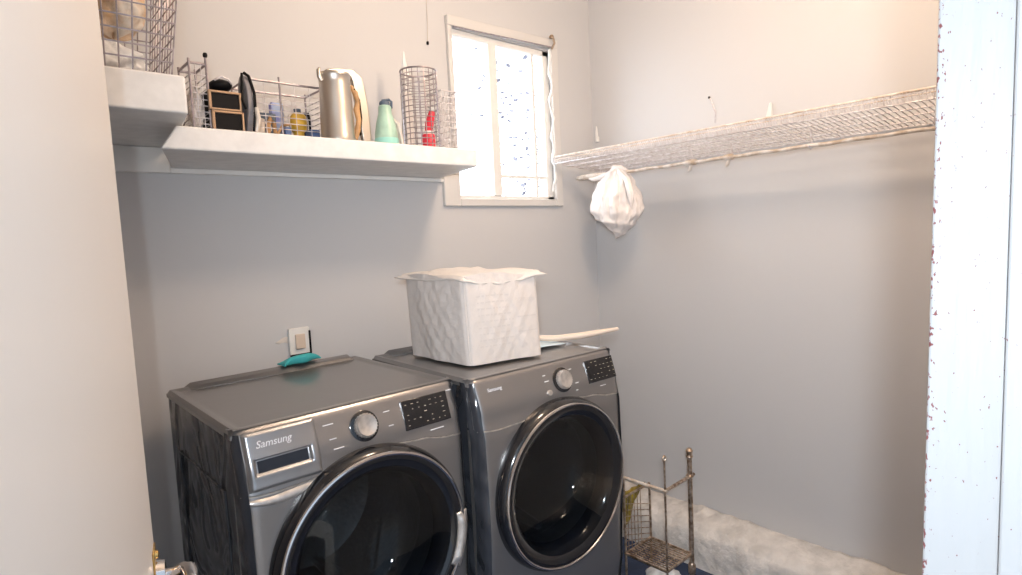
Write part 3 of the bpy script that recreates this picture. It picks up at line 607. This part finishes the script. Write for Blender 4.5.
# small things in the long rack
def put(name, m, x0, x1, y0, y1, z0, z1, label, cat, bevel=0.003): return tag(MB().box(x0, x1, y0, y1, z0, z1).build(name, m, bevel=bevel), label, cat)
z_ = SZ(2.10) + 0.012
mg = thing('mug', 'pale beige mug at the left end of the long wire rack', 'mug', (0.758, 2.100, z_))
MB().lathe([(0.0, 0), (0.024, 0.0), (0.027, 0.01), (0.028, 0.068), (0.026, 0.068), (0.025, 0.01), (0.0, 0.006)], 24).build('cup', 'mug', mg)
MB().tube([(0.026, -0.005, 0.058), (0.042, -0.008, 0.055), (0.046, -0.008, 0.035), (0.027, -0.005, 0.015)], 0.004, 8).build('handle', 'mug', mg)
put('slate_box', 'slate', 0.735, 0.840, 2.13, 2.20, z_ + 0.001, z_ + 0.10, 'dark slate blue box behind the beige mug', 'box')
b = MB(); b.tube([(0.792, 2.075, z_ + 0.004), (0.796, 2.08, z_ + 0.05), (0.806, 2.085, z_ + 0.075), (0.818, 2.085, z_ + 0.06), (0.815, 2.07, z_ + 0.02)], [0.007, 0.008, 0.009, 0.008, 0.006], 8)
b.tube([(0.812, 2.066, z_ + 0.004), (0.84, 2.07, z_ + 0.05), (0.868, 2.072, z_ + 0.058)], [0.006, 0.005, 0.004], 8); tag(b.build('wooden_hook', 'tan', loc=(0, 0.012, 0)), 'tan bent wooden hook beside the beige mug', 'hook')
put('blue_carton', 'blue', 0.845, 0.868, 2.070, 2.11, z_, z_ + 0.045, 'narrow blue carton between mug and yellow bottle', 'carton')
put('violet_packet', 'violet', 0.842, 0.885, 2.17, 2.20, z_, z_ + 0.150, 'tall violet and pale blue packet behind the yellow bottle', 'packet')
yb_ = thing('yellow_bottle', 'squat yellow bottle with a handle in the long wire rack', 'bottle', (0.908, 2.105, z_))
MB().lathe([(0.0, 0), (0.018, 0), (0.019, 0.035), (0.028, 0.045), (0.031, 0.07), (0.028, 0.095), (0.014, 0.105), (0.0, 0.107)], 24).build('bottle_body', 'yellow', yb_)
MB().lathe([(0.012, 0.104), (0.013, 0.118), (0.0, 0.120)], 16).build('cap', 'slate', yb_)
MB().tube([(-0.026, 0, 0.05), (-0.038, -0.01, 0.06), (-0.036, -0.01, 0.09), (-0.02, 0, 0.100)], 0.0045, 8).build('handle', 'mug', yb_)
put('blue_tin', 'blue', 0.938, 0.975, 2.075, 2.12, z_, z_ + 0.046, 'small blue tin at the right end of the long wire rack', 'tin')
b = MB(); b.tube([(0.948, 2.14, z_ + 0.003), (0.946, 2.14, z_ + 0.08), (0.952, 2.14, z_ + 0.115), (0.962, 2.14, z_ + 0.117), (0.969, 2.14, z_ + 0.085), (0.969, 2.14, z_ + 0.003)], 0.0055, 8); tag(b.build('black_loop_handle', 'blackm'), 'black looped tool handle behind the small blue tin', 'tool')
# steel pitcher
pz = SZ(1.99)
pt_ = thing('steel_pitcher', 'tall brushed steel pitcher with a broad handle beside the green bottle', 'pitcher', (1.005, 1.995, pz))
pt_.scale = (1.02, 1.0, 1.09)
MB().lathe([(0.0, 0.0), (0.060, 0.0), (0.062, 0.006), (0.058, 0.02), (0.056, 0.10), (0.053, 0.19), (0.053, 0.205), (0.057, 0.214), (0.054, 0.214), (0.050, 0.204), (0.052, 0.10), (0.0, 0.012)], 48).build('pitcher_body', 'steel', pt_)
b = MB(); b.lathe([(0.056, 0.212), (0.055, 0.222), (0.030, 0.228), (0.0, 0.229)], 40); b.build('lid', 'steel', pt_)
b = MB(); b.tube([(-0.052, -0.01, 0.195), (-0.060, -0.012, 0.205), (-0.062, -0.012, 0.225), (-0.056, -0.01, 0.232)], [0.009, 0.008, 0.007, 0.005], 10); b.build('spout', 'steel', pt_)
b = MB()
def hnd(pts, w0, th=0.008):
    m_ = MB(); n = len(pts); vs = []
    for i, (x, z) in enumerate(pts):
        a = pts[max(i - 1, 0)]; c = pts[min(i + 1, n - 1)]; dx, dz = c[0] - a[0], c[1] - a[1]; l = math.hypot(dx, dz); nx_, nz_ = -dz / l, dx / l
        ww = w0[i] if isinstance(w0, list) else w0
        for (sy, sn) in ((-1, -1), (1, -1), (1, 1), (-1, 1)): vs.append((x + nx_ * sn * ww / 2, sy * th, z + nz_ * sn * ww / 2))
    fs = [(i * 4 + k, i * 4 + (k + 1) % 4, (i + 1) * 4 + (k + 1) % 4, (i + 1) * 4 + k) for i in range(n - 1) for k in range(4)] + [(3, 2, 1, 0), tuple((n - 1) * 4 + k for k in range(4))]
    m_.add(vs, fs); return m_
b = hnd([(-0.03, 0.232), (0.02, 0.236), (0.065, 0.232), (0.084, 0.215), (0.092, 0.17), (0.100, 0.11), (0.106, 0.05), (0.108, 0.002)], [0.006, 0.014, 0.028, 0.040, 0.044, 0.042, 0.036, 0.030], 0.011)
b.build('handle', 'steel', pt_, bevel=0.004)
b = MB(); b.tube([(0.056, -0.01, 0.19), (0.066, -0.02, 0.165), (0.074, -0.018, 0.14), (0.070, -0.014, 0.115), (0.075, -0.016, 0.08), (0.068, -0.014, 0.045), (0.06, -0.01, 0.012)], [0.006, 0.010, 0.008, 0.012, 0.009, 0.011, 0.006], 10); b.build('dark_latch', 'tan', pt_)
b = MB(); b.tube([(0.061, -0.022, 0.18), (0.08, -0.02, 0.145), (0.086, -0.016, 0.09), (0.078, -0.014, 0.03)], 0.0035, 6); b.build('latch_wire', 'blackm', pt_)
# green bottle with cap
gb = thing('green_bottle', 'pale green plastic bottle with dark flip cap and side handle', 'bottle', (1.196, 1.985, SZ(1.985)))
b = MB().lathe([(0.0, 0), (0.042, 0), (0.045, 0.008), (0.043, 0.045), (0.036, 0.085), (0.027, 0.118), (0.025, 0.122), (0.024, 0.148), (0.018, 0.154), (0.0, 0.155)], 36); b.build('bottle_body', 'green', gb)
b = MB().lathe([(0.019, 0.152), (0.020, 0.162), (0.017, 0.168), (0.0, 0.169)], 20); b.tube([(-0.01, 0, 0.170), (0.018, -0.004, 0.176), (0.027, -0.006, 0.169), (0.025, -0.006, 0.145)], 0.005, 8); b.build('cap', 'slate', gb)
b = MB(); b.tube([(0.026, -0.01, 0.104), (0.044, -0.012, 0.088), (0.057, -0.012, 0.045), (0.062, -0.010, 0.006)], [0.006, 0.007, 0.007, 0.006], 10); b.build('handle', 'mug', gb)
b = MB().lathe([(0.0452, 0.008), (0.0456, 0.024), (0.0445, 0.03)], 36, cap=False); M['aqua'] = mat('aqua_band', (0.30, 0.62, 0.55), 0.4); b.build('label_band', 'aqua', gb)
# tall basket with red bottle
tb = thing('wire_basket', 'tall round wire basket at the window end of the long shelf', 'basket', (1.404, 2.055, SZ(2.055) + 0.002)); TR_, TH_ = 0.073, 0.322
def rg(z, r=TR_, n=28, wav=0.0): return [(r * math.cos(2 * PI * k / n), r * math.sin(2 * PI * k / n), z + wav * math.cos(2 * PI * k / n)) for k in range(n)]
b = MB()
for k in range(1, 15): b.tube(rg(0.003 + TH_ * k / 15), 0.0017, 5, closed=True)
for k in range(20): a = 2 * PI * k / 20; b.tube([(0, 0, 0.003), (TR_ * math.cos(a), TR_ * math.sin(a), 0.003), (TR_ * math.cos(a), TR_ * math.sin(a), TH_)], 0.0018, 5)
b.build('wire_mesh', 'wire', tb)
MB().tube(rg(TH_), 0.0036, 7, closed=True).build('rim', 'wire', tb); MB().tube(rg(0.003), 0.003, 7, closed=True).build('bottom_frame', 'wire', tb)
wire_basket('wire_basket', 'low narrow wire basket in front of the window glass', (1.528, 2.07, SZ(2.0) + 0.002), 0.080, 0.10, 0.25, 0.02, 5, 6, 10, 0.0016, 'wirew', 0.003)
rb = thing('red_bottle', 'red spray bottle with a white neck inside the tall wire basket', 'bottle', (1.420, 2.03, SZ(2.055) + 0.008))
MB().lathe([(0, 0), (0.026, 0), (0.027, 0.055), (0.024, 0.062), (0.0, 0.063)], 24).build('bottle_body', 'red', rb)
MB().lathe([(0.024, 0.062), (0.020, 0.075), (0.0, 0.076)], 24).build('neck', 'white', rb)
MB().tube([(0.002, 0, 0.074), (0.008, 0, 0.11), (0.022, -0.004, 0.155)], [0.016, 0.018, 0.013], 12).build('spray_head', 'red', rb)
MB().tube([(0.022, -0.004, 0.155), (0.012, -0.004, 0.168), (0.032, -0.006, 0.166)], 0.009, 8).build('nozzle', 'white', rb)
put('beige_carton', 'fabric2', 1.34, 1.375, 2.065, 2.10, SZ(2.05) + 0.008, SZ(2.05) + 0.24, 'beige upright carton inside the tall wire basket', 'carton')
b = MB().lathe([(0.0, 0), (0.030, 0.0), (0.026, 0.12), (0.018, 0.33), (0.003, 0.435), (0, 0.437)], 16, c=(1.418, 2.175, SZ(2.175))); tag(b.build('white_cone', 'whitecloth'), 'tall pale cone standing behind the tall wire basket', 'cone')
# hanging cord on back wall
cd = thing('pull_cord', 'thin cord with a dark bead hanging on back wall left of the window', 'cord', (1.667, BY - 0.004, H + 0.93))
MB().tube([(0, 0, 0), (0.005, 0, 0.1), (0.008, 0, 0.3), (0.012, 0, 0.485)], 0.0016, 6).build('string', 'mug', cd)
MB().lathe([(0, -0.012), (0.006, -0.008), (0.006, 0.004), (0, 0.008)], 10).build('bead', 'blackm', cd)

# ================================================================= WIRE SHELF ON RIGHT WALL
FX, WXX, Y0, Y1 = 2.45, RX - 0.006, 0.26, 2.30
def dz(x): return H + lerp(0.405, 0.372, (x - FX) / (WXX - FX))
ws = thing('wire_wall_shelf', 'long white ventilated wire shelf running along the right wall', 'shelf', (0, 0, 0))
b = MB(); n = 96
for i in range(n + 1):
    y = lerp(Y0, Y1, i / n); b.tube([(WXX, y, dz(WXX)), (FX, y, dz(FX)), (FX - 0.003, y, H + 0.437)], 0.0019, 5)
b.build('deck_wires', 'wirew', ws)
b = MB()
for k, x in enumerate((FX + 0.003, FX + 0.10, FX + 0.20, FX + 0.30, WXX - 0.004)): b.tube([(x, Y0, dz(x) - 0.004), (x, Y1, dz(x) - 0.004)], 0.0032, 7)
b.build('long_rods', 'wirew', ws)
b = MB(); b.tube([(FX - 0.004, Y0, H + 0.437), (FX - 0.004, Y1, H + 0.437)], 0.0045, 8); b.tube([(FX - 0.003, Y0, H + 0.422), (FX - 0.003, Y1, H + 0.422)], 0.0025, 6); b.build('front_lip', 'rodw', ws)
b = MB()
for i in range(190):
    y = lerp(Y0, Y1, (i + 0.5) / 190); s_ = 1 if i % 2 else -1
    b.tube([(FX - 0.006, y - 0.006, H + 0.407 + 0.001 * s_), (FX - 0.008, y + 0.006, H + 0.435)], 0.0012, 4)
b.build('lip_lattice', 'wirew', ws)
for y in (0.9, 1.55, 2.1): 
    MB().tube([(FX + 0.02, y, dz(FX + 0.02)), (RX - 0.003, y, H + 0.22)], 0.004, 8).build('brace', 'wirew', ws) if y > 5 else None
for y in (0.35, 0.62, 0.95, 1.42, 1.72, 2.05, 2.27):
    MB().tube([(RX, y, dz(WXX) - 0.012), (RX - 0.010, y, dz(WXX) - 0.012), (RX - 0.012, y, dz(WXX) + 0.008)], 0.005, 7).build('wall_clip', 'wirew', ws)
# hanging rod
def rodz(y): return H + 0.322
rd = thing('hanging_rod', 'peeling cream hanging rod slung below the wire wall shelf', 'rod', (0, 0, 0)); HX = 2.62
MB().tube([(HX, lerp(0.21, 2.285, i / 40), H + 0.322 + 0.0015 * math.sin(i * 1.7)) for i in range(41)], [0.0082 + 0.0006 * math.sin(i * 2.3) for i in range(41)], 10).build('rod', 'rodw', rd)
MB().tube([(HX, 2.285, H + 0.322), (HX, 2.25, H + 0.323), (HX, 2.15, H + 0.325), (HX, 2.08, H + 0.326)], [0.012, 0.016, 0.014, 0.010], 10).build('wrapped_end', 'rodw', rd)
for y in (0.45, 1.0, 1.35, 1.555, 2.12):
    MB().tube([(HX, y, dz(HX) + 0.002), (HX + 0.012, y, H + 0.35), (HX + 0.014, y, H + 0.322), (HX, y, H + 0.309), (HX - 0.013, y, H + 0.320)], 0.0035, 7).build('rod_hook', 'wirew', rd)
for (y, dd) in ((1.36, 1), (1.555, 1.25)):
    b = MB(); b.lathe([(0.013, -0.022 * dd), (0.016, 0), (0.013, 0.022 * dd)], 12, 'Y', (HX, y, H + 0.322)); b.tube([(HX, y, H + 0.31), (HX + 0.004, y + 0.01, H + 0.290), (HX, y + 0.015, H + 0.282)], [0.007, 0.008, 0.004], 8); b.build('rod_clip', 'rodw', rd)
# plastic bag tied to the rod
BYc = 1.995
bag = thing('tied_plastic_bag', 'white plastic bag knotted on the hanging rod near the window', 'bag', (HX, BYc, H + 0.322))
def bagf(u, v):
    a = 2 * PI * u; t = v            # v 0 top, 1 bottom
    R = interp([(0, 0.030), (0.07, 0.060), (0.22, 0.098), (0.45, 0.130), (0.66, 0.140), (0.80, 0.112), (0.93, 0.058), (1.0, 0.004)], t)
    g = (1 - t) ** 0.9
    fold = 1 + (0.10 * math.sin(7 * a + 3.5 * t) + 0.09 * math.sin(13 * a + 1 - 4 * t) + 0.05 * math.sin(29 * a + 2)) * g
    x, y = math.cos(a), math.sin(a)
    n1 = mnoise.noise(Vector((x * 1.6, y * 1.6, t * 2.6))) * 0.22 + mnoise.noise(Vector((x * 4 + 7, y * 4, t * 5))) * 0.10 + mnoise.noise(Vector((x * 9, y * 9 + 3, t * 11))) * 0.05
    R *= fold * (1 + n1 * min(1, t * 4))
    z = 0.02 - 0.345 * t + 0.03 * t * t * y + 0.02 * mnoise.noise(Vector((x * 2, y * 2, 5))) * t * (1 - t) * 4
    return (0.74 * R * x - 0.02 * t, R * y + 0.020 * t, z)
MB().grid(bagf, 120, 60, wrap=True).build('bag_body', 'plastic', bag, angle=80)
b = MB(); b.tube([(0, 0.05, 0.004), (0.0, 0.02, 0.028), (0.0, -0.02, 0.022), (0.01, -0.05, 0.006), (0, -0.03, -0.014), (0, 0.03, -0.015)], [0.016, 0.020, 0.017, 0.014, 0.016, 0.018], 10, closed=True); b.build('knot', 'plastic', bag)
b = MB(); b.tube([(-0.005, 0.03, 0.01), (-0.01, 0.10, -0.012), (-0.005, 0.17, -0.018), (0, 0.215, -0.006)], [0.012, 0.016, 0.012, 0.004], 8); b.tube([(-0.02, -0.03, 0.0), (-0.05, -0.10, -0.05), (-0.06, -0.125, -0.12), (-0.05, -0.12, -0.19)], [0.02, 0.022, 0.022, 0.006], 8); b.build('bag_handles', 'plastic', bag)
# hooks and clips on the wall above the shelf
hk = thing('wire_hook', 'thin bent wire hook on the right wall above the wire shelf', 'hook', (RX, 1.55, H + 0.53))
MB().tube([(-0.002, 0, 0), (-0.004, -0.005, 0.05), (-0.006, 0.01, 0.10), (-0.008, 0.022, 0.128)], 0.002, 6).build('wire', 'wire', hk)
b = MB(); b.lathe([(0, -0.006), (0.006, -0.003), (0.006, 0.003), (0, 0.006)], 10, 'X', (-0.007, 0.026, 0.132)); b.build('tip', 'blackm', hk)
b = MB().prism([(RX - 0.014, 1.255, H + 0.50), (RX - 0.001, 1.255, H + 0.50), (RX - 0.001, 1.288, H + 0.50), (RX - 0.014, 1.288, H + 0.50)], [(RX - 0.012, 1.258, H + 0.575), (RX - 0.001, 1.258, H + 0.575), (RX - 0.001, 1.270, H + 0.575), (RX - 0.012, 1.270, H + 0.575)])
tag(b.build('wall_clip', 'white', bevel=0.004), 'white plastic clip on the right wall above the wire shelf', 'clip')
b = MB(); b.lathe([(0.0, 0), (0.010, 0.0), (0.009, 0.05), (0.004, 0.09), (0, 0.093)], 12, c=(RX - 0.012, 2.31, H + 0.55)); b.box(RX - 0.012, RX - 0.0005, 2.30, 2.32, H + 0.55, H + 0.58)
tag(b.build('wall_peg', 'white'), 'small white peg on the right wall near the room corner', 'peg')

# ================================================================= RUSTY WIRE STAND
st = thing('rusty_wire_stand', 'small rusty wire stand between the dryer and the right wall', 'stand', (0, 0, 0))
sx0, sx1, sy0, sy1, tz, lz = 2.241, 2.453, 1.50, 1.735, H - 1.188, H - 1.575
def post(name, x, y, zt, r, m='rust'): return MB().tube([(x, y, 0), (x + 0.002, y, 0.3), (x, y, zt)], r, 10).build(name, m, st)
post('post', sx0, sy0, H - 1.05, 0.0048)
MB().tube([(sx0 + 0.016 * math.cos(a) * 0.7, sy0, H - 1.035 + 0.014 * math.sin(a)) for a in [2 * PI * i / 12 for i in range(12)]], 0.004, 6, closed=True).build('post_ring', 'rust', st)
p1 = post('post', sx1, sy0, H - 1.085, 0.0115)
b = MB(); b.lathe([(0.012, 0), (0.018, 0.006), (0.013, 0.016), (0.015, 0.026), (0.018, 0.034), (0.011, 0.046), (0.0, 0.05)], 14, 'Z', (sx1, sy0, H - 1.092)); b.build('finial', 'rust', st)
MB().lathe([(0.012, 0), (0.019, 0.010), (0.012, 0.02)], 14, 'Z', (sx1, sy0, tz - 0.004)).build('collar', 'rust', st); MB().lathe([(0.012, 0), (0.018, 0.01), (0.018, 0.05), (0.013, 0.06)], 14, 'Z', (sx1, sy0, 0.08)).build('collar', 'rust', st)
post('post', sx1, sy1, H - 1.285, 0.0060); post('post', sx0, sy1, tz, 0.0060)
b = MB(); b.tube([(sx0, sy0 - 0.01, tz), (sx0, sy1, tz)], 0.008, 10); b.build('top_bar', 'rodw', st)
b = MB(); b.tube([(sx0, sy0, tz), (sx1 + 0.035, sy0, tz + 0.004)], 0.008, 10); b.build('top_bar', 'rust', st)
MB().tube([(sx0, sy1, H - 1.29), (sx1, sy1, H - 1.285)], 0.006, 8).build('back_bar', 'rust', st)
b = MB(); b.tube([(sx0, sy0, lz), (sx1, sy0, lz), (sx1, sy1, lz), (sx0, sy1, lz)], 0.008, 8, closed=True)
for i in range(1, 12): x = lerp(sx0, sx1, i / 12); b.tube([(x, sy0, lz + 0.003), (x, sy1, lz + 0.003)], 0.0035, 5)
for i in range(1, 6): y = lerp(sy0, sy1, i / 6); b.tube([(sx0, y, lz + 0.0), (sx1, y, lz + 0.0)], 0.0025, 5)
b.build('lower_shelf', 'rust', st)
b = MB()
for i in range(1, 9):
    f = i / 9; b.tube([(sx0, sy1, lerp(lz, H - 1.29, f)), (sx1, sy1, lerp(lz, H - 1.29, max(0, f - 0.25)))], 0.002, 5)
for i in range(1, 6): x = lerp(sx0, sx0 + 0.16, i / 6); b.tube([(x, sy1, lz), (x, sy1, H - 1.29)], 0.002, 5)
b.build('back_mesh', 'rust', st)
def drape(u, v):
    x = lerp(sx0 + 0.01, sx1 - 0.02, u); zt_ = H - 1.285; dep = lerp(0.19, 0.03, smooth01(u * 1.2))
    return (x, sy1 + 0.017 + 0.005 * math.sin(u * 17 + v * 6), zt_ + 0.01 - dep * v)
tag(MB().grid(drape, 30, 20).build('ochre_cloth', 'ochre', solid=0.003), 'ochre cloth hanging on the back of the rusty wire stand', 'cloth')
crumple('white_rag', 'whitecloth', (2.35, 1.60, 0.0), 0.085, 0.080, 0.060, 12, 'white rag on the blue floor under the rusty wire stand', 'cloth')

# ================================================================= CEILING BULB (above the frame)
cb = thing('ceiling_bulb', 'bare warm bulb in a white holder on the ceiling', 'lamp', (1.55, 0.85, TOP))
MB().lathe([(0.05, 0), (0.05, -0.02), (0.01, -0.03), (0.0, -0.03)], 24).build('ceiling_rose', 'white', cb)
MB().tube([(0, 0, -0.02), (0, 0, -0.20)], 0.004, 8).build('flex', 'white', cb)
MB().lathe([(0.0, -0.19), (0.02, -0.195), (0.022, -0.24), (0.0, -0.245)], 20).build('lamp_holder', 'white', cb)
MB().lathe([(0.013, -0.24), (0.016, -0.255), (0.028, -0.28), (0.030, -0.30), (0.022, -0.322), (0.0, -0.33)], 20).build('bulb', 'bulb', cb)
